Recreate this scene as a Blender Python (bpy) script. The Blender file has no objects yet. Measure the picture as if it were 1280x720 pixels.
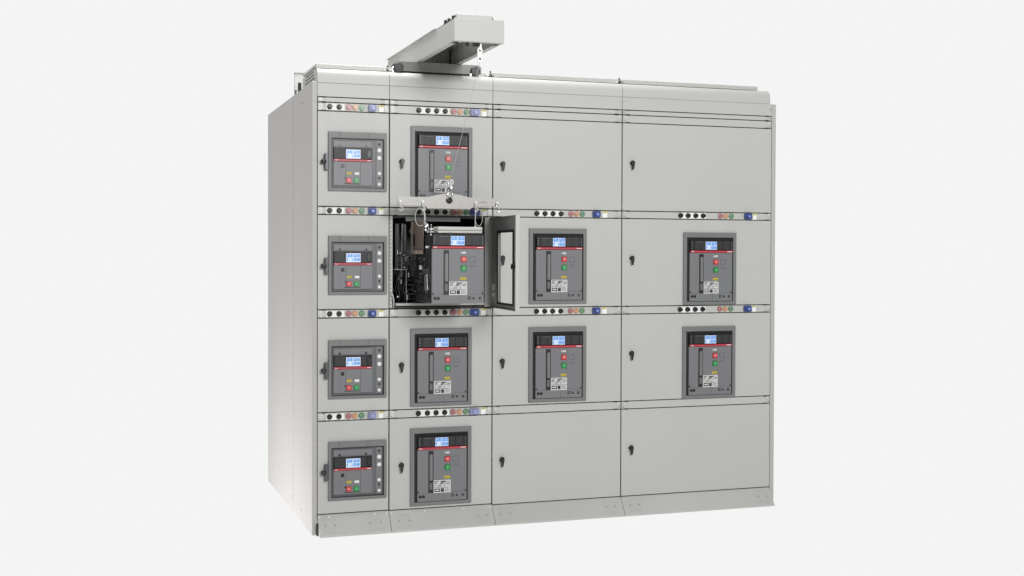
import bpy, bmesh, math, random
from mathutils import Vector, Matrix
random.seed(7)
sc = bpy.context.scene
COL = sc.collection
DZ = 0.105            # the floor is z = 0; heights below are written from the foot of the doors

# ------------------------------------------------------------------ materials
MATS = {}
def mat(name, col, rough=.45, metal=0., spec=.5, emit=0., noise=0., bump=0., coat=0., scale=60):
    if name in MATS: return MATS[name]
    m = bpy.data.materials.new(name); m.use_nodes = True
    nt = m.node_tree; b = nt.nodes['Principled BSDF']
    b.inputs['Base Color'].default_value = (*col, 1)
    b.inputs['Roughness'].default_value = rough
    b.inputs['Metallic'].default_value = metal
    b.inputs['Specular IOR Level'].default_value = spec
    b.inputs['Coat Weight'].default_value = coat
    if emit:
        b.inputs['Emission Color'].default_value = (*col, 1)
        b.inputs['Emission Strength'].default_value = emit
    tc = nt.nodes.new('ShaderNodeTexCoord')
    if noise:
        n = nt.nodes.new('ShaderNodeTexNoise'); n.inputs['Scale'].default_value = 1.7; n.inputs['Detail'].default_value = 5
        nt.links.new(tc.outputs['Object'], n.inputs['Vector'])
        mr = nt.nodes.new('ShaderNodeMapRange')
        mr.inputs['From Min'].default_value = .3; mr.inputs['From Max'].default_value = .7
        mr.inputs['To Min'].default_value = 1 - noise; mr.inputs['To Max'].default_value = 1 + noise
        nt.links.new(n.outputs['Fac'], mr.inputs['Value'])
        mx = nt.nodes.new('ShaderNodeVectorMath'); mx.operation = 'SCALE'
        mx.inputs[0].default_value = col
        nt.links.new(mr.outputs['Result'], mx.inputs['Scale'])
        nt.links.new(mx.outputs['Vector'], b.inputs['Base Color'])
        r2 = nt.nodes.new('ShaderNodeMapRange')
        r2.inputs['To Min'].default_value = rough - .06; r2.inputs['To Max'].default_value = rough + .08
        nt.links.new(n.outputs['Fac'], r2.inputs['Value']); nt.links.new(r2.outputs['Result'], b.inputs['Roughness'])
    if bump:
        n2 = nt.nodes.new('ShaderNodeTexNoise'); n2.inputs['Scale'].default_value = scale * 12; n2.inputs['Detail'].default_value = 2
        nt.links.new(tc.outputs['Object'], n2.inputs['Vector'])
        bp = nt.nodes.new('ShaderNodeBump'); bp.inputs['Strength'].default_value = bump; bp.inputs['Distance'].default_value = .0006
        nt.links.new(n2.outputs['Fac'], bp.inputs['Height'])
        n3 = nt.nodes.new('ShaderNodeTexNoise'); n3.inputs['Scale'].default_value = 2.3; n3.inputs['Detail'].default_value = 1
        nt.links.new(tc.outputs['Object'], n3.inputs['Vector'])
        b2 = nt.nodes.new('ShaderNodeBump'); b2.inputs['Strength'].default_value = .5; b2.inputs['Distance'].default_value = .012
        nt.links.new(n3.outputs['Fac'], b2.inputs['Height']); nt.links.new(bp.outputs['Normal'], b2.inputs['Normal']); nt.links.new(b2.outputs['Normal'], b.inputs['Normal'])
    MATS[name] = m
    return m
PAINT = mat('grey_powder_coat', (.515, .517, .492), .45, noise=.015, bump=.25)
FRAMEP = mat('grey_frame_paint', (.50, .50, .475), .45, noise=.02)
SIDEP = mat('side_sheet_paint', (.49, .475, .462), .42, spec=.25, noise=.015, bump=.2)
DOORIN = mat('door_inside_paint_and_post_shade', (.31, .315, .30), .5, noise=.02)  # inner face of the door; on the hinge post this tone stands in for shade
ZINC = mat('zinc_plate', (.60, .60, .585), .42, metal=.0)
STEEL = mat('bright_steel', (.72, .72, .72), .25, metal=.9)
WHITEM = mat('white_metal', (.82, .82, .80), .4)
SCREW = mat('screw_head', (.30, .30, .28), .4, metal=.5)
BLACK = mat('black_plastic', (.018, .018, .018), .35)
RUBBER = mat('black_rubber', (.012, .012, .012), .7)
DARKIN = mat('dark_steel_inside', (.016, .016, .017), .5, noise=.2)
PALEY = mat('pale_yellow_label', (.80, .74, .30), .5)
PLATEW = mat('rating_plate_white', (.66, .66, .65), .4)
TRUCKG = mat('truck_dark_grey', (.26, .27, .25), .45, noise=.03)  # even grey of the base truck, darker than the boom
DARKM = mat('dark_grey_metal', (.10, .10, .105), .4, metal=.3)
BEZEL = mat('bezel_grey', (.182, .188, .188), .45, noise=.02)
FACE = mat('breaker_face_grey', (.188, .191, .199), .42, noise=.02)
FACED = mat('breaker_face_dark', (.135, .138, .146), .42)
SEAM = mat('moulded_seam', (.07, .07, .075), .6)
TRIP = mat('trip_unit_black', (.018, .017, .019), .4, spec=.35)
TRIPG = mat('trip_unit_grey', (.034, .033, .036), .45, spec=.35)
RED = mat('red_stripe', (.50, .05, .07), .4)
BTNR = mat('red_button', (.62, .03, .035), .35)
BTNG = mat('green_button', (.015, .30, .07), .35)
YEL = mat('yellow_label', (.62, .48, .03), .5)
WHITE = mat('white_print', (.80, .80, .80), .5)
LBLW = mat('white_label', (.90, .90, .88), .5)
PRINT = mat('black_print', (.03, .03, .03), .5)
LCD = mat('lcd_white', (.62, .72, .88), .35, emit=.15)
LCDB = mat('lcd_blue', (.11, .29, .66), .35, emit=.25)
BLUE = mat('blue_module', (.05, .08, .27), .35)
BLUEP = mat('faded_blue_module', (.30, .32, .50), .4)
BLUEC = mat('module_centre', (.30, .42, .80), .35)
LAMPR = mat('red_lamp_lens', (.42, .10, .11), .3)
LAMPA = mat('amber_lamp_lens', (.62, .30, .13), .3)
LAMPG = mat('green_lamp_lens', (.05, .24, .10), .3)
LAMPC = mat('lamp_collar', (.52, .50, .46), .35)
TAN = mat('tan_bracket', (.36, .28, .23), .5, noise=.1)
TAND = mat('brown_bracket', (.19, .145, .125), .5, noise=.1)
CHUTE = mat('pale_arc_cover', (.60, .59, .54), .5)
ROPE = mat('steel_rope', (.55, .54, .50), .45, metal=.3)
WHEEL = mat('wheel_rubber', (.015, .015, .015), .4)

# ------------------------------------------------------------------ mesh builder
class MB:
    def __init__(s): s.bm = bmesh.new(); s.mats = []
    def mi(s, m):
        if m not in s.mats: s.mats.append(m)
        return s.mats.index(m)
    def _merge(s, bm, m, smooth=False):
        k = s.mi(m); vm = {}
        for v in bm.verts: vm[v] = s.bm.verts.new(v.co)
        for f in bm.faces:
            try:
                g = s.bm.faces.new([vm[v] for v in f.verts]); g.material_index = k
                g.smooth = f.smooth if not smooth else True
            except ValueError: pass
        bm.free(); return s
    def box(s, x0, x1, y0, y1, z0, z1, m, bev=0., seg=1):
        bm = bmesh.new()
        vs = [bm.verts.new((x, y, z)) for x in (x0, x1) for y in (y0, y1) for z in (z0, z1)]
        for q in ((0,1,3,2),(4,6,7,5),(0,4,5,1),(2,3,7,6),(0,2,6,4),(1,5,7,3)): bm.faces.new([vs[i] for i in q])
        bmesh.ops.recalc_face_normals(bm, faces=bm.faces)
        if bev: bmesh.ops.bevel(bm, geom=list(bm.edges), offset=bev, segments=seg, affect='EDGES')
        return s._merge(bm, m)
    def prism(s, pts, a0, a1, m, axis='y', bev=0.):
        """polygon extruded along an axis; pts are the other two coordinates"""
        bm = bmesh.new()
        def P(p, a): return {'y': (p[0], a, p[1]), 'x': (a, p[0], p[1]), 'z': (p[0], p[1], a)}[axis]
        A = [bm.verts.new(P(p, a0)) for p in pts]; B = [bm.verts.new(P(p, a1)) for p in pts]
        n = len(pts)
        bm.faces.new(A); bm.faces.new(B[::-1])
        for i in range(n): bm.faces.new((A[i], B[i], B[(i+1) % n], A[(i+1) % n]))
        bmesh.ops.recalc_face_normals(bm, faces=bm.faces)
        if bev: bmesh.ops.bevel(bm, geom=list(bm.edges), offset=bev, segments=1, affect='EDGES')
        return s._merge(bm, m)
    def cyl(s, c, r, h, m, axis='y', seg=20, r2=None, bev=0.):
        """centre c, total length h along the axis"""
        r2 = r if r2 is None else r2
        bm = bmesh.new(); A = []; B = []
        for i in range(seg):
            t = 2*math.pi*i/seg; ca, sa = math.cos(t), math.sin(t)
            for R, a, L in ((r, -h/2, A), (r2, h/2, B)):
                p = {'y': (R*ca, a, R*sa), 'x': (a, R*ca, R*sa), 'z': (R*ca, R*sa, a)}[axis]
                L.append(bm.verts.new(Vector(c) + Vector(p)))
        caps = [bm.faces.new(A), bm.faces.new(B[::-1])]
        for i in range(seg):
            f = bm.faces.new((A[i], B[i], B[(i+1) % seg], A[(i+1) % seg])); f.smooth = True
        bmesh.ops.recalc_face_normals(bm, faces=bm.faces)
        if bev: bmesh.ops.bevel(bm, geom=[e for f in caps for e in f.edges], offset=bev, segments=1, affect='EDGES')
        return s._merge(bm, m)
    def tube(s, pts, r, m, seg=8, closed=False):
        bm = bmesh.new(); pts = [Vector(p) for p in pts]; n = len(pts); rings = []
        up = None
        for i, p in enumerate(pts):
            a = pts[(i-1) % n] if (closed or i) else p
            b = pts[(i+1) % n] if (closed or i < n-1) else p
            t = (b-a).normalized()
            if up is None:
                up = t.orthogonal().normalized()
            up = (up - t*up.dot(t)).normalized(); w = t.cross(up)
            rings.append([bm.verts.new(p + up*math.cos(2*math.pi*k/seg)*r + w*math.sin(2*math.pi*k/seg)*r) for k in range(seg)])
        for i in range(n if closed else n-1):
            A, B = rings[i], rings[(i+1) % n]
            for k in range(seg):
                f = bm.faces.new((A[k], A[(k+1) % seg], B[(k+1) % seg], B[k])); f.smooth = True
        if not closed: bm.faces.new(rings[0][::-1]); bm.faces.new(rings[-1])
        bmesh.ops.recalc_face_normals(bm, faces=bm.faces)
        return s._merge(bm, m)
    def plate(s, x0, x1, y0, y1, z0, z1, holes, m, bev=0.):
        """sheet in the XZ plane with rectangular openings"""
        xs = sorted({x0, x1, *[h[0] for h in holes], *[h[1] for h in holes]})
        zs = sorted({z0, z1, *[h[2] for h in holes], *[h[3] for h in holes]})
        xs = [x for x in xs if x0-1e-9 <= x <= x1+1e-9]; zs = [z for z in zs if z0-1e-9 <= z <= z1+1e-9]
        bm = bmesh.new(); V = {}
        def v(i, j, k):
            if (i, j, k) not in V: V[i, j, k] = bm.verts.new((xs[i], (y0, y1)[k], zs[j]))
            return V[i, j, k]
        def solid(i, j):
            if i < 0 or j < 0 or i >= len(xs)-1 or j >= len(zs)-1: return False
            cx, cz = (xs[i]+xs[i+1])/2, (zs[j]+zs[j+1])/2
            return not any(h[0] < cx < h[1] and h[2] < cz < h[3] for h in holes)
        for i in range(len(xs)-1):
            for j in range(len(zs)-1):
                if not solid(i, j): continue
                bm.faces.new((v(i,j,0), v(i+1,j,0), v(i+1,j+1,0), v(i,j+1,0)))
                bm.faces.new((v(i,j,1), v(i,j+1,1), v(i+1,j+1,1), v(i+1,j,1)))
                if not solid(i-1, j): bm.faces.new((v(i,j,0), v(i,j+1,0), v(i,j+1,1), v(i,j,1)))
                if not solid(i+1, j): bm.faces.new((v(i+1,j,0), v(i+1,j,1), v(i+1,j+1,1), v(i+1,j+1,0)))
                if not solid(i, j-1): bm.faces.new((v(i,j,0), v(i,j,1), v(i+1,j,1), v(i+1,j,0)))
                if not solid(i, j+1): bm.faces.new((v(i,j+1,0), v(i+1,j+1,0), v(i+1,j+1,1), v(i,j+1,1)))
        bmesh.ops.recalc_face_normals(bm, faces=bm.faces)
        if bev:
            es = [e for e in bm.edges if len(e.link_faces) == 2 and e.calc_face_angle(0) > 1]
            bmesh.ops.bevel(bm, geom=es, offset=bev, segments=1, affect='EDGES')
        return s._merge(bm, m)
    def text(s, txt, x, y, z, size, m, depth=.0004):
        cu = bpy.data.curves.new('lettering', 'FONT'); cu.body = txt; cu.size = size
        cu.align_x = 'CENTER'; cu.align_y = 'CENTER'; cu.extrude = depth; cu.resolution_u = 2
        o = bpy.data.objects.new('lettering', cu); COL.objects.link(o)
        me = bpy.data.meshes.new_from_object(o.evaluated_get(bpy.context.evaluated_depsgraph_get()))
        bm = bmesh.new(); bm.from_mesh(me)
        bm.transform(Matrix.Translation((x, y, z)) @ Matrix.Rotation(math.pi/2, 4, 'X'))
        bpy.data.objects.remove(o); bpy.data.curves.remove(cu); bpy.data.meshes.remove(me)
        return s._merge(bm, m)
    def build(s, name, parent=None, loc=None):
        me = bpy.data.meshes.new(name); s.bm.to_mesh(me); s.bm.free()
        for m in s.mats: me.materials.append(m)
        o = bpy.data.objects.new(name, me); COL.objects.link(o)
        if loc is not None: o.location = loc
        if parent is not None: o.parent = parent
        return o

def thing(name, label, cat, loc, group=None, rotz=0):
    o = bpy.data.objects.new(name, None); COL.objects.link(o); o.empty_display_size = .05
    o.location = (loc[0], loc[1], loc[2] + DZ); o.rotation_euler = (0, 0, rotz)
    o['label'] = label; o['category'] = cat
    if group: o['group'] = group
    return o
def world_parent(child, par):
    """parts of the cabinets are meshed in row coordinates; shift them to their parent's origin"""
    off = Vector((0, 0, 0)); p = par
    while p is not None: off += Vector(p.location); p = p.parent
    child.location = Vector((0, 0, DZ)) - off
    child.parent = par
    return child
def copy_tree(o, parent=None):
    c = o.copy(); COL.objects.link(c)
    if parent is not None: c.parent = parent
    for ch in o.children: copy_tree(ch, c)
    return c

# ------------------------------------------------------------------ layout of the row
X = [0., .4, 1.0, 1.8, 2.8]
Z1, Z2, Z3, Z4, Z5, Z6, Z7, Z8, Z9 = 2.281, 2.2525, 2.206, 1.687, 1.643, 1.125, 1.079, .5635, .5167
Z10 = [.008, .006, 0., 0.]
DEPTH = 1.734
G = .0026
TOPZ = 2.357
def rows(c):       # door top/bottom of the four rows, from the top
    return [(Z4, Z3), (Z6, Z5), (Z8, Z7), (Z10[c], Z9)]
# big breaker openings: (cabinet, row) -> lower left corner of the bezel
BIG = {(1,0): (.520, 1.706), (1,1): None, (1,2): (.519, .579), (1,3): (.519, .022),
       (2,1): (1.218, 1.144), (2,2): (1.218, .577), (3,1): (2.199, 1.129), (3,2): (2.197, .564)}
SMALL = {0: (.059, 1.772), 1: (.060, 1.206), 2: (.060, .637), 3: (.060, .081)}
HANDLE = {1: (.466, (1.930, None, .801, .243)), 2: (1.055, (1.931, 1.396, .808, .245)), 3: (1.860, (1.958, 1.397, .835, .275))}
# control strip positions: knobs, white field, lamps, blue module, label
CTRL = {0: ((.068, .120), (.050, .149), (.173, .208, .246), (.281, .324), (.342, .368)),
        1: ((.567, .619, .669, .719), (.568, .745), (.768, .805, .843), (.864, .918), (.934, .961)),
        2: ((1.266, 1.316, 1.365, 1.415), (1.270, 1.428), (1.477, 1.513, 1.549), (1.612, 1.658), (1.676, 1.706)),
        3: ((2.181, 2.230, 2.281, 2.331), (2.186, 2.352), (2.448, 2.485, 2.523), (2.610, 2.658), (2.672, 2.697))}

CAB_LABEL = [
    'narrowest light grey switchgear cabinet, at the left end, with four small breakers',
    'light grey switchgear cabinet whose one door stands open beneath the hoist',
    'light grey switchgear cabinet behind the open door, third from the left',
    'widest light grey switchgear cabinet, at the right end of the row']

def handle(par, x, z):
    b = MB()
    b.cyl((x-.004, -.003, z+.020), .0085, .006, ZINC, seg=14)
    b.cyl((x+.003, -.008, z+.013), .0145, .016, BLACK, seg=18, bev=.002)
    b.prism([(x-.008, z+.020), (x+.013, z+.022), (x+.012, z+.002), (x+.006, z-.028), (x-.002, z-.030), (x-.005, z-.006)], -.026, -.014, BLACK, bev=.002)
    world_parent(b.build('swing_handle'), par)

def big_bezel(par, fx, z0):
    b = MB()
    b.plate(fx, fx+.356, -.011, -.0005, z0, z0+.435, [(fx+.024, fx+.334, z0+.020, z0+.405)], BEZEL, bev=.002)
    world_parent(b.build('bezel'), par)
    b = MB()
    b.plate(fx+.022, fx+.336, .0005, .004, z0+.018, z0+.407, [(fx+.041, fx+.326, z0+.033, z0+.391)], RUBBER)
    world_parent(b.build('seal'), par)

def small_bezel(par, fx, z0):
    b = MB()
    b.plate(fx, fx+.324, -.014, -.0005, z0, z0+.322, [(fx+.017, fx+.308, z0+.016, z0+.288)], BEZEL, bev=.002)
    for u in (.060, .218): b.box(fx+u, fx+u+.002, -.0146, -.012, z0+.290, z0+.321, SEAM)
    b.plate(fx+.016, fx+.309, -.0125, .003, z0+.015, z0+.289, [(fx+.020, fx+.305, z0+.019, z0+.285)], TRIP)
    b.plate(fx+.019, fx+.306, .001, .005, z0+.018, z0+.286, [(fx+.028, fx+.245, z0+.030, z0+.275), (fx+.265, fx+.305, z0+.020, z0+.284)], FACED)
    world_parent(b.build('bezel'), par)
    b = MB()
    b.box(fx-.022, fx-.0015, -.030, -.001, z0+.112, z0+.203, DARKM, .003)
    b.cyl((fx-.028, -.022, z0+.157), .013, .026, BLACK, axis='x', seg=14, bev=.002)
    world_parent(b.build('side_lock'), par)

def door(par, c, r, z0, z1, plain=False):
    x0, x1 = X[c] + G + .0006, X[c+1] - G - (.0006 if c < 3 else 0)
    z0 += G; z1 -= G
    holes = []
    if c == 0: fx, fz = SMALL[r]; holes = [(fx+.014, fx+.312, fz+.012, fz+.292)]
    elif (c, r) in BIG and BIG[c, r]: fx, fz = BIG[c, r]; holes = [(fx+.020, fx+.338, fz+.016, fz+.409)]
    b = MB(); b.plate(x0, x1, 0, .016, z0, z1, holes, PAINT, bev=.0012)
    d = world_parent(b.build('door'), par)
    if c == 0: small_bezel(d, fx, fz)
    elif holes: big_bezel(d, fx, fz)
    if c in HANDLE and HANDLE[c][1][r]: handle(d, HANDLE[c][0], HANDLE[c][1][r])
    return d

def strip(par, c, z0, z1, controls, blue, name='control_strip', ring=False, from_x=None):
    x0, x1 = X[c] + G + .0006, X[c+1] - G
    z0 += G; z1 -= G; zc = (z0+z1)/2
    b = MB(); b.box(x0, x1, .0005, .012, z0, z1, PAINT, .001)
    # end brackets with their screws and the black hinge pins beside them
    for s, xe in ((1, x0), (-1, x1)):
        e = sorted((xe + s*.003, xe + s*.027))
        b.box(e[0], e[1], -.0015, .001, z0+.003, z1-.003, ZINC if c < 2 else FRAMEP, .0005)
        for dz in ((-.012, .012) if z1-z0 > .035 else (0,)):
            b.cyl((xe + s*(.011 if dz <= 0 else .019), -.002, zc+dz), .0036, .003, SCREW if dz <= 0 else WHITEM, seg=10)
        for zz in (z0-.0012, z1+.0012):
            e2 = sorted((xe + s*.022, xe + s*.046))
            b.box(e2[0], e2[1], -.002, .003, zz-.0026, zz+.0026, RUBBER)
    st = world_parent(b.build(name), par)
    if not controls: return st
    kn, wf, lamps, bl, lb = CTRL[c]
    b = MB(); b.box(wf[0], wf[1], -.0012, .0002, zc-.017, zc+.017, LBLW)
    world_parent(b.build('legend_plate'), st)
    for i, k in enumerate(kn):
        b = MB()
        b.cyl((k, -.0035, zc), .0150, .006, BLACK, seg=20, bev=.0015)
        b.cyl((k, -.0135, zc), .0115, .016, BLACK, seg=20, bev=.002)
        b.box(k-.003, k+.003, -.028, -.0205, zc-.011, zc+.011, BLACK, .001)
        world_parent(b.build('selector_knob'), st)
    for i, k in enumerate(lamps):
        b = MB()
        b.cyl((k, -.003, zc), .0160, .006, (LAMPR, LAMPA, LAMPG)[i], seg=20, bev=.001)
        b.cyl((k, -.0075, zc), .0105, .008, LAMPC, seg=20, bev=.0015)
        b.cyl((k, -.0125, zc), .0075, .0026, (LAMPR, LAMPA, LAMPG)[i], seg=14)
        world_parent(b.build('indicator_lamp'), st)
    b = MB(); bc = (bl[0]+bl[1])/2; hw = (bl[1]-bl[0])/2
    pale = blue < 1
    b.box(bl[0], bl[1], -.022, -.0002, zc-.0185, zc+.0185, BLUEP if pale else BLUE, .004, 2)
    b.cyl((bc, -.026, zc), min(.0155, hw*.7), .009, BLUEP if pale else BLUE, seg=18, bev=.002)
    b.cyl((bc, -.0315, zc), .0062, .002, BLUEC, seg=14)
    world_parent(b.build('blue_socket'), st)
    b = MB(); b.box(lb[0], lb[1], -.0015, .0002, zc-.019, zc+.008, LBLW); b.box(lb[0], lb[1], -.0014, .0002, zc+.0085, zc+.019, PALEY)
    b.box(lb[0]+.004, lb[1]-.004, -.0019, -.0013, zc+.0125, zc+.015, PRINT)
    world_parent(b.build('warning_label'), st)
    return st

def cap_profile():
    P = [(.0, 2.357), (-.003, 2.360), (-.003, 2.384)]
    for i in range(13):     # rounded nose rolling over to the roof
        t = i/12*math.pi/2
        P.append((-.003 + .040*(1-math.cos(t)), 2.386 + .052*math.sin(t)))
    P += [(.094, 2.443), (.49, 2.443), (.49, 2.357)]
    return P

# ------------------------------------------------------------------ the four cabinets
for c in range(4):
    x0, x1 = X[c], X[c+1]
    cab = thing('switchgear_cabinet', CAB_LABEL[c], 'electrical cabinet', ((x0+x1)/2, .8, -DZ), 'cabinets of the switchgear row')
    R = rows(c)
    # body: shell of sheets with shelves behind the strips
    b = MB(); e = .0012
    b.box(x0+e, x0+.02, .018, DEPTH, -.02, TOPZ-.004, FRAMEP); b.box(x1-.02, x1-e, .018, DEPTH, -.02, TOPZ-.004, FRAMEP)
    b.box(x0+.02, x1-.02, DEPTH-.02, DEPTH, -.02, TOPZ-.004, FRAMEP)
    b.box(x0+.02, x1-.02, .018, DEPTH-.02, -.02, -.002, FRAMEP); b.box(x0+.02, x1-.02, .018, DEPTH-.02, TOPZ-.02, TOPZ-.004, FRAMEP)
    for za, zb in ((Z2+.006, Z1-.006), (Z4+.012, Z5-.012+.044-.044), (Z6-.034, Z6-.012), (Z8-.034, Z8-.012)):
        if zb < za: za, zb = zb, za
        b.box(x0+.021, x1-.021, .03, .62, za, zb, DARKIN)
    world_parent(b.build('body'), cab)
    # gasket: the black lining seen in the gaps round the doors
    b = MB(); holes = []
    for r, (za, zb) in enumerate(R):
        if (c, r) == (1, 1): holes.append((x0+.0, x1, za+.004, zb-.001))
        else: holes.append((x0+.018, x1-.018, za+.016, zb-.016))
    if c == 1:
        holes = [h for i, h in enumerate(holes) if i != 1] + [(x0+.0035, x1-.0035, Z6+.004, Z5-.002)]
    b.plate(x0+.0003, x1-.0003, .0125, .0175, Z10[c]-.006, Z1+.006, holes, RUBBER)
    world_parent(b.build('gasket'), cab)
    for r, (za, zb) in enumerate(R):
        if (c, r) != (1, 1): door(cab, c, r, za, zb)
    # strips
    strip(cab, c, Z2, Z1, False, 0, 'cover_strip')
    strip(cab, c, Z3, Z2, c < 2, 0)
    strip(cab, c, Z5, Z4, True, 1) if False else None
    strip(cab, c, Z5, Z4, True, 1)
    strip(cab, c, Z7, Z6, True, 1)
    strip(cab, c, Z9, Z8, c < 2, 0 if c < 2 else 1)
    # fascia and rounded cap
    b = MB(); b.box(x0+.0012, x1-.0012, .0006, .016, Z1+G, TOPZ-.0008, PAINT, .0008)
    for sx in (x0+.012, x1-.012): b.cyl((sx, -.0002, 2.328), .0032, .0022, SCREW, seg=10)
    world_parent(b.build('fascia'), cab)
    b = MB()
    xr = x1 - .014 if c == 3 else x1 - .0012
    b.prism(cap_profile(), x0+.0012, xr, PAINT, axis='x')
    rw = 2.727 if c == 3 else x1-.004
    ry = .125 if c == 1 else .046
    b.box(x0+.004 if c else .0012, rw, ry, ry+.016, 2.4425, 2.466 if c != 1 else 2.474, PAINT, .0015)
    b.box(x0+.004 if c else .0012, rw, ry+.016, .486, 2.452, 2.4655 if c != 1 else 2.474, PAINT, .001)
    if c == 0:
        for k in range(3): b.box(.0002, .0014, .10+.012*k, .40-.012*k, 2.384+.019*k+.006, 2.391+.019*k+.006, SEAM)
    for f in b.bm.faces:
        if abs(f.normal.x) < .3 and len(f.verts) == 4: f.smooth = False
    world_parent(b.build('roof_cap'), cab)
    if c in (2, 3) or c == 1:
        for dx in (-.018, .0, .016):
            pass
    b = MB()                      # roof sheet behind the cap
    b.box(x0+e, x1-e, .492, DEPTH, 2.3535, 2.365, PAINT)
    world_parent(b.build('roof_sheet'), cab)
    if c:
        b = MB(); xx = x0
        b.box(xx-.006, xx+.006, .036, .0455, 2.441, 2.457, BLACK, .001); b.cyl((xx, .050, 2.470), .0045, .010, BLACK, axis='z', seg=10)
        b.cyl((xx-.018, .041, 2.449), .005, .010, WHITEM, seg=10); b.cyl((xx+.018, .041, 2.449), .005, .010, SCREW, seg=10)
        world_parent(b.build('roof_bolt'), cab)
    # plinth leaning forward at its foot
    b = MB(); pz = Z10[c]-.003
    pa, pb = x0+.0012 + (.002 if c == 0 else 0), x1-.0012 - (.003 if c == 3 else 0)
    b.prism([(.0, pz), (-.070, -.096), (-.070, -.105), (-.02, -.105), (.02, -.105), (.02, pz)], pa, pb, PAINT, axis='x', bev=.001)
    pl = world_parent(b.build('plinth'), cab)
    n = Vector((0, -(pz+.096), -.070)).normalized()     # outward normal of the sloping face
    def pp(x, z, off):
        t = (pz - z)/(pz+.096); p = Vector((x, -.070*t, z)) + n*off
        return p
    spots = {0: ((.028, .103), (.276, .358)), 1: ((.440, .520), (.895, .975)), 2: ((1.03, 1.11), (1.680, 1.762)), 3: ((1.835, 1.915), (2.690, 2.775))}[c]
    for a, bb in spots:
        q = MB(); bm = bmesh.new()
        za, zb = -.018, -.078
        for off in (.0004, .0045):
            for (xx, zz) in ((a, za), (bb, za), (bb, zb), (a, zb)): bm.verts.new(pp(xx, zz, off))
        bm.verts.ensure_lookup_table(); V = bm.verts
        for f in ((0,1,2,3), (4,5,6,7), (0,1,5,4), (1,2,6,5), (2,3,7,6), (3,0,4,7)): bm.faces.new([V[i] for i in f])
        bmesh.ops.recalc_face_normals(bm, faces=bm.faces)
        q._merge(bm, FRAMEP)
        for xx in (a+.012, bb-.012):
            p = pp(xx, -.046, .0045); q.cyl(p, .0042, .004, SCREW, seg=10)
        world_parent(q.build('jacking_cover'), pl)
    if c < 2:
        for xx in ((.012, .062, .318, .383) if c == 0 else (.412, .60, .83, .985)):
            q = MB(); p = pp(xx, pz-.010, .0015); q.cyl(p, .0045, .003, WHITEM, seg=8)
            world_parent(q.build('screw'), pl)
    if c == 0:
        b = MB()
        b.box(-.028, -.0005, .0, .646, -.1045, 2.362, SIDEP, .002)
        b.box(-.028, -.0005, .650, DEPTH, -.1045, 2.362, SIDEP, .002)
        s_ = world_parent(b.build('side_panel'), cab)
        for yy, zz in ((.35, -.03), (.63, .0), (.63, .5), (.66, 1.2), (.63, 1.9), (.66, -.02), (1.45, .04), (.33, 2.28), (.66, 2.27)):
            q = MB(); q.cyl((-.0285, yy, zz), .0045, .003, SCREW, axis='x', seg=10)
            world_parent(q.build('screw'), s_)
        q = MB()     # black foot corner beneath the post
        q.box(-.004, .002, -.030, -.001, -.104, -.04, RUBBER)
        world_parent(q.build('foot_seal'), cab)
        # cable box with openings on the roof behind the cap
        q = MB()
        q.box(.001, .30, .786, .800, 2.366, 2.512, FRAMEP, .002)
        q.box(.0, .302, .782, .803, 2.512, 2.519, DOORIN, .001)
        q.box(.022, .042, .784, .787, 2.395, 2.458, RUBBER)
        q.box(.002, .012, .784, .787, 2.37, 2.425, DARKM)
        q.cyl((.007, .780, 2.418), .005, .01, WHITEM, seg=10); q.cyl((.016, .780, 2.395), .005, .01, WHITEM, seg=10)
        world_parent(q.build('roof_box'), cab)
    if c == 3:
        b = MB(); b.box(2.8005, 2.829, .0, DEPTH, -.1045, 2.355, SIDEP, .002)
        world_parent(b.build('side_panel'), cab)
        b = MB(); b.box(2.786, 2.7995, .001, .012, 2.30, 2.352, FRAMEP); b.cyl((2.793, 0, 2.318), .004, .004, SCREW, seg=8)
        world_parent(b.build('corner_bracket'), cab)
    if c == 1:
        cab2 = cab
        # the opened compartment
        b = MB()
        b.plate(.4040, .9960, .010, .0145, Z6+.005, Z5-.003, [(.4205, .955, Z6+.006, Z5-.0035)], PAINT)
        k = Z6+.02
        while k < Z5-.012:
            b.box(.4095, .4135, .0092, .0103, k, k+.008, SEAM); k += .0225
        world_parent(b.build('compartment_frame'), cab)
        b = MB(); b.box(.9565, .9945, .0, .0095, Z6+.006, Z5-.004, DOORIN, .001); b.box(.9505, .956, -.012, .018, Z6+.006, Z5-.004, DOORIN, .001)  # shade on the post is put in with the darker colour
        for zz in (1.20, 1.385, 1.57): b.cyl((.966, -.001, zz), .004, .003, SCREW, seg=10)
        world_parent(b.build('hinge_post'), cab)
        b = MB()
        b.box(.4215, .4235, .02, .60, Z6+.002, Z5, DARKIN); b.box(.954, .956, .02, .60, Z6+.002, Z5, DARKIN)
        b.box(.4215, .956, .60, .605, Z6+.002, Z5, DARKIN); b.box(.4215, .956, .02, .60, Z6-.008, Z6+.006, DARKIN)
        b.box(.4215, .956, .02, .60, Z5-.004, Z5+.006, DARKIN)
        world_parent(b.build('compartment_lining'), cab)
        b = MB(); b.box(.499, .815, .022, .030, 1.612, 1.6375, BEZEL, .001); b.box(.499, .815, .030, .40, 1.633, 1.6375, BEZEL)
        world_parent(b.build('shutter_plate'), cab)
        b = MB()
        b.box(.436, .952, -.004, .05, 1.142, 1.156, FRAMEP, .002); b.box(.436, .952, .05, .55, 1.134, 1.140, FRAMEP)
        b.box(.436, .446, -.30, .55, 1.146, 1.162, DARKM, .001) if False else None
        world_parent(b.build('floor_rail'), cab)
        rnd = random.Random(3)
        def piece(b, name): world_parent(b.build(name), cab)
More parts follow.
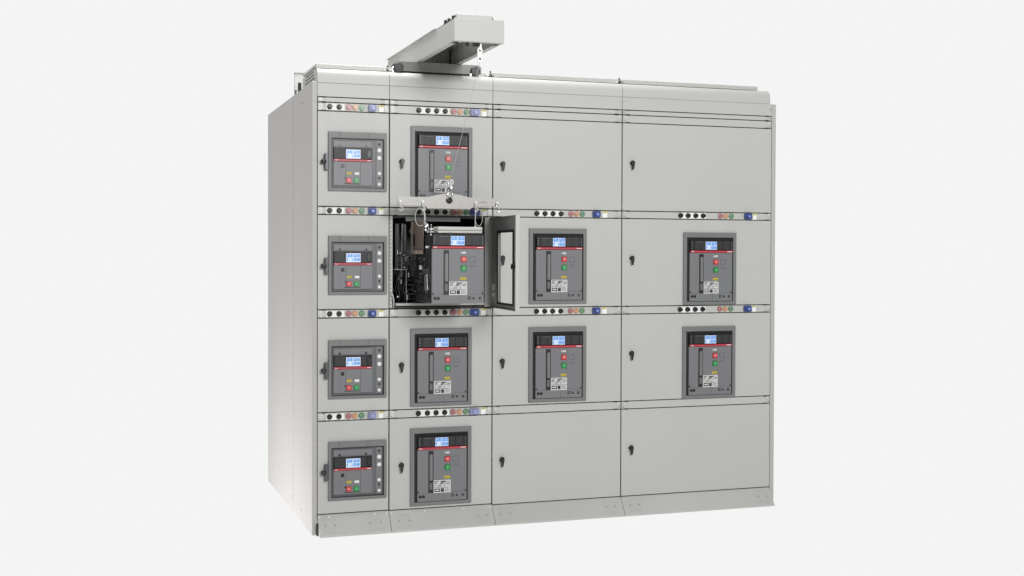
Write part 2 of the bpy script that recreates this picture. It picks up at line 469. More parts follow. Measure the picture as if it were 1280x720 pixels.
        # insulators, contacts and linkages in the dark compartment
        for q4 in ((.447, .472, .06, .12, 1.335, 1.60, TRIP), (.505, .522, .10, .14, 1.44, 1.60, DARKM), (.430, .445, .10, .16, 1.16, 1.62, TRIP)):
            b = MB(); b.box(*q4, .002); piece(b, 'insulator')
        for i in range(46):
            xx = rnd.uniform(.43, .60); yy = rnd.uniform(.06, .35); zz = rnd.uniform(1.17, 1.60)
            w, h = rnd.uniform(.004, .018), rnd.uniform(.006, .035)
            b = MB(); b.box(xx, xx+w, yy, yy+.02, zz, zz+h, rnd.choice((TRIPG, DARKM, TRIP, DARKM, TRIPG, SEAM)), .001); piece(b, 'contact_block')
        for i in range(30):
            xx = rnd.uniform(.45, .58); zz = rnd.uniform(1.17, 1.40)
            b = MB(); b.cyl((xx, rnd.uniform(.03, .07), zz), rnd.uniform(.003, .006), .008, rnd.choice((DARKM, STEEL, ZINC, DARKM, DARKM)), seg=8); piece(b, 'terminal_bolt')
        for (a_, c_, d_) in ((.449, 1.425, ZINC), (.497, 1.392, STEEL), (.512, 1.30, ZINC), (.535, 1.225, STEEL), (.470, 1.262, STEEL), (.505, 1.175, ZINC), (.560, 1.33, ZINC), (.488, 1.505, DARKM)):
            b = MB(); b.box(a_, a_+.0045, .018, .022, c_, c_+.018, d_, .0005); b.cyl((a_+.002, .016, c_+.022), .003, .004, d_, seg=8); piece(b, 'contact_clip')
        for k in range(7):
            b = MB(); b.box(.520, .575, .045, .060, 1.175+.026*k, 1.183+.026*k, (TRIPG, DARKM)[k % 2], .001); piece(b, 'contact_finger')
        for k in range(4):
            b = MB(); b.cyl((.470+.022*k, .05, 1.435-.012*k), .009, .02, TRIPG, axis='z', seg=12); b.cyl((.470+.022*k, .038, 1.435-.012*k), .0035, .006, ZINC, seg=8); piece(b, 'terminal')
        for k in range(5):
            x_ = .452+.015*k; b = MB()
            b.tube([(x_, .05, 1.16), (x_+.004, .045, 1.20), (x_-.006, .05, 1.24), (x_+.01, .055, 1.29), (x_+.012, .07, 1.335)], .0022, (TRIPG, DARKM, TRIP, DARKM, TRIPG)[k], seg=6); piece(b, 'cable')
        b = MB(); b.prism([(.478, 1.30), (.487, 1.30), (.492, 1.60), (.484, 1.60)], .055, .06, DARKM); piece(b, 'guide_rail')
        b = MB()
        b.tube([(.423, .03, 1.345), (.46, .025, 1.343), (.505, .03, 1.342), (.512, .035, 1.352)], .0016, ROPE)
        b.tube([(.506, .03, 1.342), (.504, .03, 1.25), (.507, .03, 1.155)], .002, ROPE)
        b.tube([(.410, -.004, 1.215), (.419, -.012, 1.20), (.424, -.012, 1.17), (.424, -.006, 1.13)], .0028, ZINC)
        world_parent(b.build('wiring'), cab)
        # open door, hinged on the right of the opening, swung square to the front
        dr = bpy.data.objects.new('pivot', None)
        Ld, t = .556, .020
        za, zb = 1.129, 1.637
        ang = math.atan2(-.550, -.032)        # direction hinge -> free edge
        def dloc(b, name, par):
            # local frame: x along the door from the hinge, y towards the outside face of the door
            o = b.build(name)
            if par is cab: o.location = Vector((.9985, -.004, DZ)) - Vector(cab.location); o.rotation_euler = (0, 0, ang)
            o.parent = par; return o
        b = MB()
        # y>0 is the side facing right (its outer face); the inside face looks left towards the camera
        b.plate(0, Ld, 0, .002, za, zb, [(.128, .447, 1.160, 1.552)], DOORIN)
        b.plate(0, Ld, .002, .0035, za, zb, [(.128, .447, 1.160, 1.552)], PAINT)
        b.box(0, Ld, -.016, -.0005, za, za+.0015, DOORIN); b.box(0, Ld, -.016, -.0005, zb-.0015, zb, DOORIN)
        b.box(-.0005, .0015, -.016, -.0005, za+.002, zb-.002, DOORIN)
        b.box(Ld-.0002, Ld+.0020, -.020, .0035, za, zb, PAINT, .0008)
        op = dloc(b, 'open_door', cab); op['label'] = 'door swung open towards the camera, showing its dark grey inner face and empty window'
        def dsub(b, name): o = b.build(name); o.parent = op; return o
        b = MB(); b.plate(.118, .457, -.006, -.0006, 1.151, 1.561, [(.132, .443, 1.164, 1.548)], RUBBER, bev=.001); dsub(b, 'window_seal')
        b = MB(); b.plate(.10, .475, .0042, .016, 1.140, 1.575, [(.128, .447, 1.160, 1.552)], BEZEL, bev=.002); dsub(b, 'bezel')
        b = MB(); b.box(.446, .520, -.016, -.0062, 1.352, 1.374, BLACK, .002); b.cyl((.505, -.012, 1.363), .014, .018, BLACK, seg=14); b.box(.408, .418, -.004, .004, 1.35, 1.378, STEEL) ; dsub(b, 'latch')
        b = MB()
        b.box(.030, .062, -.010, -.0006, 1.19, 1.215, ZINC, .001); b.box(.030, .062, -.010, -.0006, 1.225, 1.262, ZINC, .001)
        dsub(b, 'hinge')
        b = MB(); b.box(.512, .530, .004, .012, 1.37, 1.40, BLACK, .002); dsub(b, 'swing_handle')
        bpy.data.objects.remove(dr)

# ------------------------------------------------------------------ large breakers
def build_big():
    root = thing('circuit_breaker', 'x', 'circuit breaker', (0, 0, 0), 'large circuit breakers with black and red tops')
    H = .370; W = .1435           # local: z from the foot, y = 0 the face
    def add(b, name, par=root): o = b.build(name); o.parent = par; return o
    b = MB()
    b.box(-W+.004, W-.004, .014, .36, .002, H-.004, RUBBER, .004)
    b.box(-W+.0005, -W+.0035, .03, .33, .01, H-.02, TRIP)
    for i in range(14):           # ribs and side plates of the moulded casing
        b.box(-W-.0015, -W+.0005, .05+.02*i, .058+.02*i, .03, .13 + .02*((i*5) % 4), TRIPG)
    b.box(-W-.002, -W+.0004, .06, .20, .155, .185, DARKM, .0008)
    b.cyl((-W-.002, .11, .10), .014, .006, DARKM, axis='x', seg=14); b.cyl((-W-.002, .22, .12), .010, .006, DARKM, axis='x', seg=14)
    add(b, 'body')
    b = MB()
    b.box(-W, W, 0, .0145, 0, .2925, FACE, .002)
    b.box(-W-.0, W, .0005, .0140, .2930, H, TRIP, .002)
    b.box(-W+.003, W-.003, -.0004, .0002, .0475, .0487, SEAM)               # seam above the foot strip
    b.box(-.0112+.02, -.0100+.02, -.0003, .0002, .002, .0475, SEAM)
    b.box(-.052, -.0508, -.0004, .0002, .05, .285, FACED)
    b.box(.0475, .0487, -.0004, .0002, .05, .285, FACED)
    for u in (-.1275, -.1085): b.cyl((u, -.0006, .0285), .0088, .0022, BLACK, seg=16)
    b.box(-.127, -.110, -.0014, -.0002, .025, .032, BLACK)
    b.box(.0545, .0705, -.0016, .0003, .0205, .0365, BLACK, .001); b.box(.058, .067, -.0022, -.0012, .024, .033, FACED)
    b.cyl((.0860, -.0006, .0275), .0062, .0022, BLACK, seg=14); b.cyl((.1215, -.0006, .0270), .0078, .0022, BLACK, seg=14)
    b.cyl((.1215, -.002, .0270), .0035, .0022, FACED, seg=10)
    for u in (-.139, .1355): b.cyl((u, -.0008, .0535), .0048, .0026, PRINT, seg=12)
    b.plate(.0620, .0965, -.0006, .0003, .2185, .2505, [(.0636, .0949, .2201, .2489)], SEAM)
    b.plate(.0650, .0935, -.0006, .0003, .1955, .2035, [(.0664, .0921, .1968, .2022)], SEAM)
    add(b, 'front_cover')
    b = MB()
    b.box(-W+.002, W-.002, -.0090, .0002, .3065, H-.003, TRIP, .003)
    b.box(-.070, -.048, -.0096, -.0085, .311, .361, TRIPG, .0005); b.box(-.112, -.075, -.0096, -.0085, .311, .361, TRIPG, .0005)
    b.box(.040, .070, -.0096, -.0085, .311, .361, TRIPG, .0005); b.box(.076, .118, -.0096, -.0085, .311, .361, TRIPG, .0005)
    for k in range(4):
        b.box(-.137, -.130, -.0098, -.0088, .316+.0125*k, .3205+.0125*k, BEZEL); b.box(.130, .137, -.0098, -.0088, .314+.0125*k, .318+.0125*k, BEZEL)
    b.box(-.105, -.062, -.0100, -.0088, .3555, .357, BEZEL)
    t = add(b, 'trip_unit')
    b = MB()
    b.box(-.0450, .0330, -.0116, -.0088, .3085, .3600, TRIP, .001)
    b.box(-.0440, .0320, -.0124, -.0112, .3100, .3585, LCD)
    for (u0, u1, v0, v1) in ((-.041, -.026, .337, .356), (-.024, -.010, .337, .356), (-.005, .0125, .337, .356), (.0145, .030, .337, .356),
                             (-.005, .0125, .314, .333), (.0145, .030, .314, .333), (-.041, -.034, .316, .333), (-.012, -.008, .314, .333)):
        b.box(u0, u1, -.0128, -.0122, v0, v1, LCDB)
    for (u0, u1, v0) in ((-.038, -.026, .347), (-.002, .008, .349), (.016, .025, .344), (-.002, .009, .325), (.016, .024, .327)):
        b.box(u0, u1, -.0131, -.0127, v0, v0+.0022, LCD)
    add(b, 'screen', t)
    b = MB()
    b.box(-W+.001, W-.001, -.0110, .0002, .2925, .3050, RED, .0025)
    b.text('ABB', -.129, -.0112, .2985, .0110, WHITE)
    b.box(.103, .134, -.0114, -.0108, .2965, .3005, WHITE)
    add(b, 'red_stripe')
    b = MB()
    b.box(-.0800, -.0515, -.0016, .0004, .048, .283, BLACK, .002)
    b.box(-.0750, -.0565, -.0080, -.0014, .117, .266, FACE, .003, 2)
    b.box(-.0750, -.0565, -.0050, -.0014, .066, .106, FACED, .002)
    b.cyl((-.066, -.004, .273), .005, .006, TRIPG, seg=10)
    add(b, 'charging_handle')
    for nm, zc, m, ch in (('red_button', .2355, BTNR, 'O'), ('green_button', .1875, BTNG, 'I')):
        b = MB(); b.box(.0130, .0470, -.0016, .0003, zc-.0165, zc+.0165, FACED, .0007)
        b.box(.0145, .0455, -.0075, -.0012, zc-.0150, zc+.0150, m, .0025, 2)
        b.text(ch, .030, -.0077, zc, .021, WHITE)
        add(b, nm)
    b = MB(); b.box(.0145, .0430, -.0015, .0003, .2655, .2755, WHITE, .0006); b.box(.018, .024, -.0019, -.0013, .268, .2735, PRINT); b.box(.031, .039, -.0019, -.0013, .2685, .2705, PRINT)
    add(b, 'position_label')
    b = MB(); b.box(.0120, .0455, -.0016, .0003, .1255, .1395, YEL, .0006); b.box(.017, .041, -.002, -.0014, .130, .1325, PRINT)
    add(b, 'yellow_flag')
    b = MB(); b.box(-.0500, .0500, -.0014, .0003, .0455, .1175, PLATEW, .0005)
    for (u0, u1, v0, v1) in ((-.046, -.018, .109, .113), (-.010, .022, .106, .1125), (.026, .046, .109, .111), (-.046, -.022, .0955, .0975), (-.016, .004, .094, .098), (.010, .046, .0955, .0975),
                             (-.046, -.030, .087, .089), (-.026, -.004, .086, .0895), (.002, .020, .0865, .089), (.026, .044, .087, .089),
                             (-.046, -.034, .080, .0815), (-.028, -.006, .0795, .082), (.0, .018, .080, .0815),
                             (-.045, -.012, .052, .070), (-.008, .010, .050, .071), (-.046, .046, .0745, .0765), (-.010, .012, .0995, .104), (-.046, -.030, .1005, .1045), (.024, .046, .1005, .1035), (.015, .046, .064, .066), (.015, .040, .058, .060), (.015, .046, .052, .054), (.015, .034, .070, .0715)):
        b.box(u0, u1, -.0018, -.0013, v0, v1, PRINT)
    b.box(-.040, -.018, -.0021, -.0017, .059, .064, LBLW)
    add(b, 'rating_plate')
    return root
proto = build_big()
def put(o, x, y, z): o.location = (x, y, z + DZ)
BL = {(1,0): 'large breaker in the top door of the second cabinet, the hoist rope crossing its face',
      (1,2): 'large breaker in the door directly below the opened compartment',
      (1,3): 'large breaker in the bottom door of the second cabinet, above the plinth',
      (2,1): 'large breaker just right of the swung-open door',
      (2,2): 'large breaker in the third cabinet with the plain bottom door right beneath it',
      (3,1): 'upper of the two breakers in the widest cabinet at the right end',
      (3,2): 'lower of the two breakers in the widest cabinet at the right end'}
first = True
for key, lab in BL.items():
    fx, fz = BIG[key]
    o = proto if first else copy_tree(proto); first = False
    put(o, fx+.184, -.012, fz+.022); o['label'] = lab
dr = copy_tree(proto); put(dr, .684, -.385, 1.167)
dr['label'] = 'large breaker pulled out of the open compartment, hanging in slings below the lifting beam'
# pieces only the withdrawn breaker shows
b = MB()
b.box(-.110, .136, .004, .10, .374, .408, CHUTE, .003); b.box(-.110, .136, .0, .0045, .388, .391, FACED); b.box(-.05, -.035, -.002, .01, .369, .376, BLACK)
b.build('arc_chute_cover', dr)
b = MB()
for zz in (.381, .396): b.tube([(-.150, .03, zz), (-.113, .03, zz)], .0035, STEEL)
b.tube([(-.143, .02, .36), (-.143, .02, .42)], .0035, STEEL)
b.build('lifting_lug', dr)
b = MB()
hx = -.1475
bm = bmesh.new()
b.prism([(.155, .262), (.400, .262), (.400, .440), (.155, .440)], hx-.004, hx, TAND, axis='x', bev=.001)
b.box(hx-.010, hx-.0045, .375, .402, .262, .440, TAN, .001)
b.box(hx-.012, hx-.004, .155, .402, .262, .282, TAN, .001)
b.box(hx-.0065, hx-.0038, .33, .365, .305, .372, RUBBER, .001)
b.cyl((hx-.009, .27, .275), .008, .01, ZINC, axis='x', seg=12)
b.box(hx-.006, hx, .37, .39, .14, .262, DARKM, .001)
b.build('lifting_bracket', dr)
b = MB(); b.prism([(.07, .07), (.11, .06), (.13, .075), (.125, .15), (.085, .155)], hx-.004, hx+.003, STEEL, axis='x', bev=.001); b.build('spring_plate', dr)
b = MB(); b.cyl((hx-.004, .20, .19), .012, .014, WHITEM, axis='x', seg=12); b.build('guide_roller', dr)
b = MB(); b.cyl((hx-.002, .07, .30), .006, .02, WHITEM, axis='x', seg=10); b.build('guide_roller', dr)
rnd = random.Random(11)
for i in range(26):
    yy, zz = rnd.uniform(.05, .36), rnd.uniform(.02, .25)
    b = MB(); b.box(hx-rnd.uniform(.004, .012), hx+.003, yy, yy+rnd.uniform(.006, .03), zz, zz+rnd.uniform(.004, .02), rnd.choice((DARKM, SEAM, TRIP, TRIPG, DARKM)), .0008)
    b.build('linkage', dr)

# ------------------------------------------------------------------ small breakers
def build_small():
    root = thing('circuit_breaker', 'x', 'circuit breaker', (0, 0, 0), 'small circuit breakers stacked in the left cabinet')
    def add(b, name, par=root): o = b.build(name); o.parent = par; return o
    # local: x from the bezel's left edge minus .162, z from its foot
    o_ = -.162
    b = MB(); b.box(o_+.034, o_+.240, .006, .26, .034, .272, RUBBER, .003); b.box(o_+.268, o_+.302, .006, .2, .024, .28, RUBBER); add(b, 'body')
    b = MB()
    b.box(o_+.0275, o_+.2455, -.006, .0055, .0290, .2760, FACE, .002)
    b.box(o_+.030, o_+.243, -.0066, -.0058, .1605, .1620, SEAM)
    b.box(o_+.0965, o_+.098, -.0066, -.0058, .040, .160, SEAM); b.box(o_+.177, o_+.1785, -.0066, -.0058, .040, .160, SEAM)
    b.box(o_+.060, o_+.0612, -.0066, -.0058, .045, .158, FACED)
    b.box(o_+.0880, o_+.178, -.0068, -.0058, .0380, .0420, PRINT)
    b.box(o_+.070, o_+.088, -.0075, -.0058, .126, .146, BLACK, .001)
    b.cyl((o_+.094, -.007, .070), .0045, .003, BLACK, seg=10)
    for u in (.063, .209): b.cyl((o_+u, -.0065, .2470), .0065, .003, BLACK, seg=12)
    b.box(o_+.030, o_+.243, -.0064, -.0058, .2400, .2412, SEAM)
    add(b, 'front_cover')
    b = MB()
    b.box(o_+.0285, o_+.2415, -.0125, -.0055, .1745, .2375, TRIP, .002)
    b.box(o_+.036, o_+.090, -.0130, -.0120, .181, .231, TRIPG, .0004); b.box(o_+.182, o_+.208, -.0130, -.0120, .181, .231, TRIPG, .0004)
    b.box(o_+.214, o_+.236, -.0150, -.0120, .186, .222, BLACK, .001)
    t = add(b, 'trip_unit')
    b = MB(); b.box(o_+.0965, o_+.1765, -.0146, -.0122, .177, .2265, LCD, .0005)
    for (u0, u1, v0, v1) in ((.101, .117, .205, .221), (.120, .132, .205, .221), (.138, .154, .205, .221), (.157, .172, .205, .221), (.138, .154, .185, .200), (.157, .172, .185, .200), (.101, .107, .185, .200), (.128, .132, .182, .2)):
        b.box(o_+u0, o_+u1, -.0150, -.0144, v0, v1, LCDB)
    for (u0, u1, v0) in ((.103, .113, .213), (.140, .150, .215), (.159, .168, .210), (.140, .151, .192)):
        b.box(o_+u0, o_+u1, -.0153, -.0149, v0, v0+.002, LCD)
    add(b, 'screen', t)
    b = MB(); b.box(o_+.0285, o_+.2415, -.0140, -.0055, .1625, .1735, RED, .0015)
    b.text('ABB', o_+.042, -.0142, .1675, .0095, WHITE); b.box(o_+.214, o_+.235, -.0144, -.0138, .166, .1695, WHITE)
    add(b, 'red_stripe')
    b = MB(); b.box(o_+.102, o_+.1275, -.0075, -.0057, .090, .1035, YEL, .0006); b.box(o_+.106, o_+.123, -.0079, -.0073, .0945, .0965, PRINT); add(b, 'yellow_flag')
    b = MB(); b.box(o_+.1455, o_+.171, -.0075, -.0057, .090, .1035, WHITE, .0006); add(b, 'position_label')
    for nm, u, m, ch in (('red_button', .1130, BTNR, 'O'), ('green_button', .1550, BTNG, 'I')):
        b = MB(); b.box(o_+u-.0140, o_+u+.0140, -.0125, -.0057, .0455, .0725, m, .0022, 2); b.text(ch, o_+u, -.0127, .059, .017, WHITE); add(b, nm)
    b = MB(); b.box(o_+.2660, o_+.3045, -.0005, .0055, .0200, .2835, FACE, .0015)
    b.cyl((o_+.2840, -.0015, .260), .0075, .003, PRINT, seg=12)
    b.cyl((o_+.2835, -.0015, .074), .0065, .003, PRINT, seg=12)
    a = add(b, 'auxiliary_panel')
    for zz, rr in ((.2275, .0118), (.1855, .0118), (.1000, .0098), (.0410, .0092)):
        b = MB(); b.cyl((o_+.2835, -.003, zz), rr, .006, WHITE, seg=20, bev=.001); add(b, 'white_push_button', a)
    return root
ps = build_small()
SL = ['topmost of the four small breakers in the narrow left cabinet', 'small breaker immediately left of the opened compartment',
      'small breaker third from the top in the narrow left cabinet', 'lowest of the four small breakers in the narrow left cabinet']
for r in range(4):
    fx, fz = SMALL[r]
    o = ps if r == 0 else copy_tree(ps)
    put(o, fx+.162, -.0005, fz); o['label'] = SL[r]

# ------------------------------------------------------------------ hoist truck on the roof
hz = thing('hoist_crane', 'grey hoist truck with an overhanging channel boom and black wheels on the cabinet roof', 'hoist', (.69, .06, 2.438))
hoist_off = Vector((.69, .06, 2.438))
def hadd(b, name, par=hz):
    o = b.build(name); o.parent = par
    if par is hz: o.location = -hoist_off
    return o
xl, xr_, zb, zt, yf, yr = .570, .832, 2.506, 2.619, -.700, .767; CP = .277
b = MB()
b.box(xl, xl+.004, yf+.003, yr, zb, zt, PAINT)            # webs
b.box(xr_-.004, xr_, yf+.003, yr, zb, zt, PAINT)
b.box(xl-.010, xr_+.006, yf+.35, yr, zt, zt+.004, PAINT)       # top sheet
b.box(xl+.0045, xl+.030, yf+.10, yr, zb-.0005, zb+.003, PAINT); b.box(xr_-.030, xr_-.0045, yf+.10, yr, zb-.0005, zb+.003, PAINT)
b.box(xl, xr_, yf+.003, yf+.35, zt-.003, zt, PAINT)
b.box(xl+.005, xr_-.005, CP, CP+.004, zb+.004, zt-.004, PAINT)
b.box(xr_-.012, xr_-.0045, CP-.02, CP-.0005, zb+.004, zt-.004, DARKM)
hadd(b, 'boom')
b = MB(); b.box(xl-.001, xr_+.001, yf, yf+.0028, zb-.001, zt+.001, PAINT, .0008); b.box(xl, xr_, yf+.003, yf+.03, zb-.002, zb+.001, PAINT); hadd(b, 'end_plate')
b = MB(); b.box(.590, .783, -.662, -.60, zt+.0005, zt+.030, PAINT, .003)
for u, v in ((.583, -.63), (.583, -.55), (.579, -.50), (.789, -.63)):
    b.cyl((u, v, zt+.012), .008, .022, BLACK, axis='z', seg=12); b.box(u-.006, u+.008, v-.02, v+.02, zt+.0005, zt+.007, DARKM, .001)
b.box(.577, .590, -.60, -.50, zt+.0005, zt+.010, DARKM, .001)
hadd(b, 'top_bracket')
for u in (.594, .652, .690, .707):
    b = MB(); b.cyl((u, -.655, 2.504), .017, .012 if u < .69 else .014, WHEEL, axis='x', seg=18, bev=.002); b.cyl((u+.010, -.655, 2.508), .006, .022, STEEL, axis='x', seg=10); hadd(b, 'pulley')
b = MB(); b.prism([(.706, 2.408), (.733, 2.408), (.733, 2.478), (.719, 2.496), (.706, 2.478)], -.652, -.646, WHITEM, bev=.001)
for zz in (2.470, 2.427): b.cyl((.7195, -.653, zz), .0055, .003, PRINT, seg=12)
b.box(.7185, .7225, -.66, -.652, 2.472, 2.505, STEEL)
hadd(b, 'hanger_plate')
# base truck: rounded long plate with a wheel at each end
b = MB()
def rr(x0, x1, z0, z1, r, n=6):
    P = []
    for cx, cz, a0 in ((x1-r, z1-r, 0), (x0+r, z1-r, math.pi/2)):
        for i in range(n+1):
            t = a0 + i/n*math.pi/2; P.append((cx + r*math.cos(t), cz + r*math.sin(t)))
    P += [(x0, z0), (x1, z0)]
    return P
b.prism(rr(.437, .945, 2.450, 2.503, .022), .045, .049, TRUCKG)
b.box(.452, .925, .049, .115, 2.4985, 2.5025, TRUCKG); b.box(.47, .91, .0485, .052, 2.437, 2.4497, RUBBER)
b.prism(rr(.437, .945, 2.450, 2.503, .022), .111, .115, TRUCKG)
b.box(.47, .91, .050, .110, 2.4465, 2.449, DARKM)
b.box(.452, .925, .62, .68, 2.498, 2.502, TRUCKG); b.prism(rr(.437, .945, 2.450, 2.503, .022), .62, .624, TRUCKG)
b.box(.48, .50, .115, .62, 2.470, 2.49, TRUCKG); b.box(.88, .90, .115, .62, 2.470, 2.49, TRUCKG)
tr = hadd(b, 'base_truck')
for u in (.460, .905):
    for v in (.034, .64):
        q = MB(); zz = 2.4655 if v < .1 else 2.5015
        q.cyl((u, v, 2.4655), .0272, .020, WHEEL, seg=26, bev=.003); q.cyl((u, v-.011, 2.4655), .011, .006, BLACK, seg=16)
        o = q.build('wheel'); o.parent = tr
q = MB()
q.box(.425, .437, .05, .09, 2.44, 2.47, STEEL, .002); q.cyl((.425, .06, 2.452), .006, .03, WHITEM, axis='x', seg=10); o = q.build('rail_clamp'); o.parent = tr
q = MB(); q.box(.871, .884, .03, .044, 2.437, 2.452, STEEL, .002); o = q.build('rail_clamp'); o.parent = tr

# ------------------------------------------------------------------ rope, beam and slings
BY = -.200
b = MB(); ra, rb = Vector((.7195, -.650, 2.412)), Vector((.688, BY, 1.815))
b.tube([ra.lerp(rb, i/12) + Vector((0, 0, -.006*math.sin(math.pi*i/12))) for i in range(13)], .0012, ROPE, seg=6)
o = b.build('wire_rope'); o.location = (0, 0, DZ)
o['label'] = 'thin steel rope running from the boom down to the shackle'; o['category'] = 'rope'
lb = thing('lifting_beam', 'pale steel lifting beam with a raised middle and hooks, slung in front of the upper control strip', 'lifting beam', (.684, BY, 1.674))
boff = Vector((.684, BY, 1.674))
def badd(b, name): o = b.build(name); o.parent = lb; o.location = -boff; return o
BEAM = mat('beam_steel', (.43, .415, .395), .4, metal=.15, noise=.03)
b = MB()
outline = [(.397, 1.690), (.545, 1.690), (.567, 1.676), (.805, 1.676), (.826, 1.690), (.971, 1.692), (.971, 1.739), (.800, 1.740), (.765, 1.750), (.712, 1.758), (.660, 1.758), (.612, 1.750), (.573, 1.739), (.397, 1.737)]
b.prism(outline, BY-.005, BY+.005, BEAM, bev=.001)
b.cyl((.685, BY-.0055, 1.722), .0185, .002, RUBBER, seg=24); b.cyl((.615, BY-.0055, 1.700), .0125, .002, SCREW, seg=20); b.cyl((.755, BY-.0055, 1.701), .0125, .002, SCREW, seg=20)
b.box(.464, .520, BY-.0060, BY-.0048, 1.712, 1.718, SCREW, .0004); b.box(.858, .900, BY-.0060, BY-.0048, 1.7125, 1.7165, FACE, .0004)
badd(b, 'plate')
def arc(cx, cz, rx, rz, a0, a1, y, n=14): return [(cx + rx*math.cos(math.radians(a0+(a1-a0)*i/n)), y, cz + rz*math.sin(math.radians(a0+(a1-a0)*i/n))) for i in range(n+1)]
for i, (u, v) in enumerate(((.412, 1.712), (.537, 1.713), (.834, 1.713), (.958, 1.712))):
    b = MB(); b.cyl((u, BY-.010, v), .0078, .012, WHITEM, seg=14, bev=.002)
    b.tube([(u-.004, BY-.012, v), (u-.006, BY-.015, v-.018), (u+.002, BY-.015, v-.030)] + [p for p in arc(u+.002, v-.040, .009, .010, 90, -170, BY-.015, 10)], .0032, ZINC if i != 3 else STEEL, seg=8)
    badd(b, 'hook')
b = MB()
b.tube([(.676, BY-.010, 1.722), (.675, BY-.012, 1.755), (.680, BY-.008, 1.775), (.688, BY, 1.780), (.697, BY-.008, 1.775), (.701, BY-.012, 1.755), (.699, BY-.010, 1.722)], .0042, STEEL, seg=8)
b.box(.668, .704, BY-.016, BY-.004, 1.716, 1.7225, BLACK, .002)
b.prism([(.678, 1.772), (.694, 1.772), (.690, 1.792), (.682, 1.796), (.676, 1.785)], BY-.008, BY+.006, BLACK, bev=.001)
b.cyl((.698, BY, 1.792), .006, .012, STEEL, seg=10)
b.tube(arc(.688, 1.803, .010, .016, 0, 360, BY, 16)[:-1], .0036, STEEL, seg=8, closed=True)
b.tube(arc(.700, 1.822, .008, .012, 0, 360, BY-.004, 14)[:-1], .003, WHITEM, seg=8, closed=True)
b.tube([(.688, BY, 1.815), (.690, BY, 1.838)], .005, ZINC)
badd(b, 'shackle')
# slings: rope eye and strap either side
def sling(name_label, pts_loop, straights, fittings):
    b = MB(); b.tube(pts_loop, .0019, ROPE, seg=8, closed=True)
    for s_ in straights: b.tube(s_, .0030, ZINC, seg=8)
    for f in fittings: b.cyl(f, .0062, .012, STEEL, seg=12, bev=.001)
    o = b.build('lifting_sling'); o.location = (0, 0, DZ)
    o['label'] = name_label; o['category'] = 'sling'; o['group'] = 'slings under the lifting beam'
yy = BY - .018
sling('left sling with a wide white rope eye, hanging over the tan bracket', arc(.520, 1.629, .029, .048, 0, 360, yy, 28)[:-1],
      [[(.539, yy, 1.686), (.543, yy, 1.63), (.546, yy, 1.580), (.556, yy, 1.553)], [(.545, yy-.002, 1.60), (.563, yy, 1.59), (.566, yy, 1.56), (.560, yy, 1.540)]],
      [(.548, yy, 1.578), (.557, yy, 1.585), (.560, yy, 1.548), (.549, yy, 1.560)])
sling('right sling with a straight rope and thin eye in front of the blue socket', arc(.852, 1.630, .021, .046, 0, 360, yy+.006, 28)[:-1],
      [[(.833, yy, 1.686), (.830, yy, 1.63), (.829, yy, 1.580)]], [(.829, yy, 1.579)])

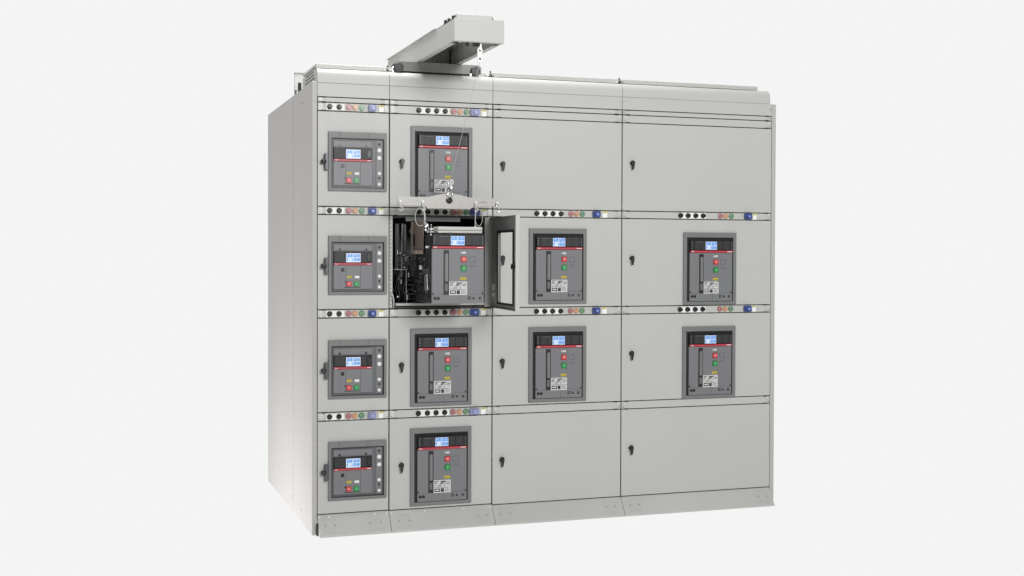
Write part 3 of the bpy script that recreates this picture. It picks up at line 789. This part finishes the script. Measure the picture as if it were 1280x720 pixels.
# ------------------------------------------------------------------ light: studio with a white backdrop behind, darker room in front, soft boxes, an added low fill
w = bpy.data.worlds.new('World'); sc.world = w; w.use_nodes = True
nt = w.node_tree; bg = nt.nodes['Background']
tc = nt.nodes.new('ShaderNodeTexCoord'); sx = nt.nodes.new('ShaderNodeSeparateXYZ'); mr = nt.nodes.new('ShaderNodeMapRange')
mr.inputs['From Min'].default_value = .2; mr.inputs['From Max'].default_value = .6; mr.inputs['To Min'].default_value = 0; mr.inputs['To Max'].default_value = 1
mixn = nt.nodes.new('ShaderNodeMix'); mixn.data_type = 'RGBA'
mixn.inputs['A'].default_value = (.20, .20, .196, 1); mixn.inputs['B'].default_value = (.905, .905, .905, 1)
nt.links.new(tc.outputs['Generated'], sx.inputs[0]); nt.links.new(sx.outputs['Y'], mr.inputs['Value'])
m2 = nt.nodes.new('ShaderNodeMapRange')      # the white studio floor below
m2.inputs['From Min'].default_value = -.02; m2.inputs['From Max'].default_value = -.40; m2.inputs['To Min'].default_value = 0; m2.inputs['To Max'].default_value = .85
nt.links.new(sx.outputs['Z'], m2.inputs['Value'])
mm = nt.nodes.new('ShaderNodeMath'); mm.operation = 'MAXIMUM'
nt.links.new(mr.outputs['Result'], mm.inputs[0]); nt.links.new(m2.outputs['Result'], mm.inputs[1])
nt.links.new(mm.outputs[0], mixn.inputs['Factor']); nt.links.new(mixn.outputs['Result'], bg.inputs['Color'])
bg.inputs['Strength'].default_value = 1.0
def area(name, loc, target, size, power, col=(1, 1, 1)):
    l = bpy.data.lights.new(name, 'AREA'); l.shape = 'RECTANGLE'; l.size = size[0]; l.size_y = size[1]; l.energy = power; l.color = col
    o = bpy.data.objects.new(name, l); COL.objects.link(o); o.location = loc
    o.rotation_euler = (Vector(target) - Vector(loc)).to_track_quat('-Z', 'Y').to_euler()
area('top_soft_box', (.45, .25, 4.9), (.5, .1, 2.4), (1.5, 1.2), 135)
area('front_soft_box', (1.7, -9.8, 4.3), (1.7, 0, 1.3), (3.2, 2.6), 620)
area('low_left_added_fill', (-1.25, .75, -.60), (0, .75, .50), (1.7, .5), 34, (1, .975, .965))  # added lamp, stands in for floor reflection low on the side panel

# ------------------------------------------------------------------ camera
cam = bpy.data.cameras.new('camera'); co = bpy.data.objects.new('camera', cam); COL.objects.link(co); sc.camera = co
f = Vector((.32308982, .94621505, -.01703076)); r = Vector((.94636492, -.32308448, .0031404)); u = Vector((.00253088, .01713194, .99985003))
M = Matrix((r, u, -f)).transposed().to_4x4(); M.translation = Vector((-1.1842441, -6.7622977, 1.4302471 + DZ))
co.matrix_world = M
cam.sensor_width = 36; cam.lens = 1561.8676/1280*36
cam.shift_x = -(641.502-640)/1280; cam.shift_y = (344.363-360)/1280
cam.clip_end = 200
sc.view_settings.view_transform = 'Standard'; sc.view_settings.look = 'None'; sc.view_settings.gamma = 1; sc.view_settings.exposure = 0
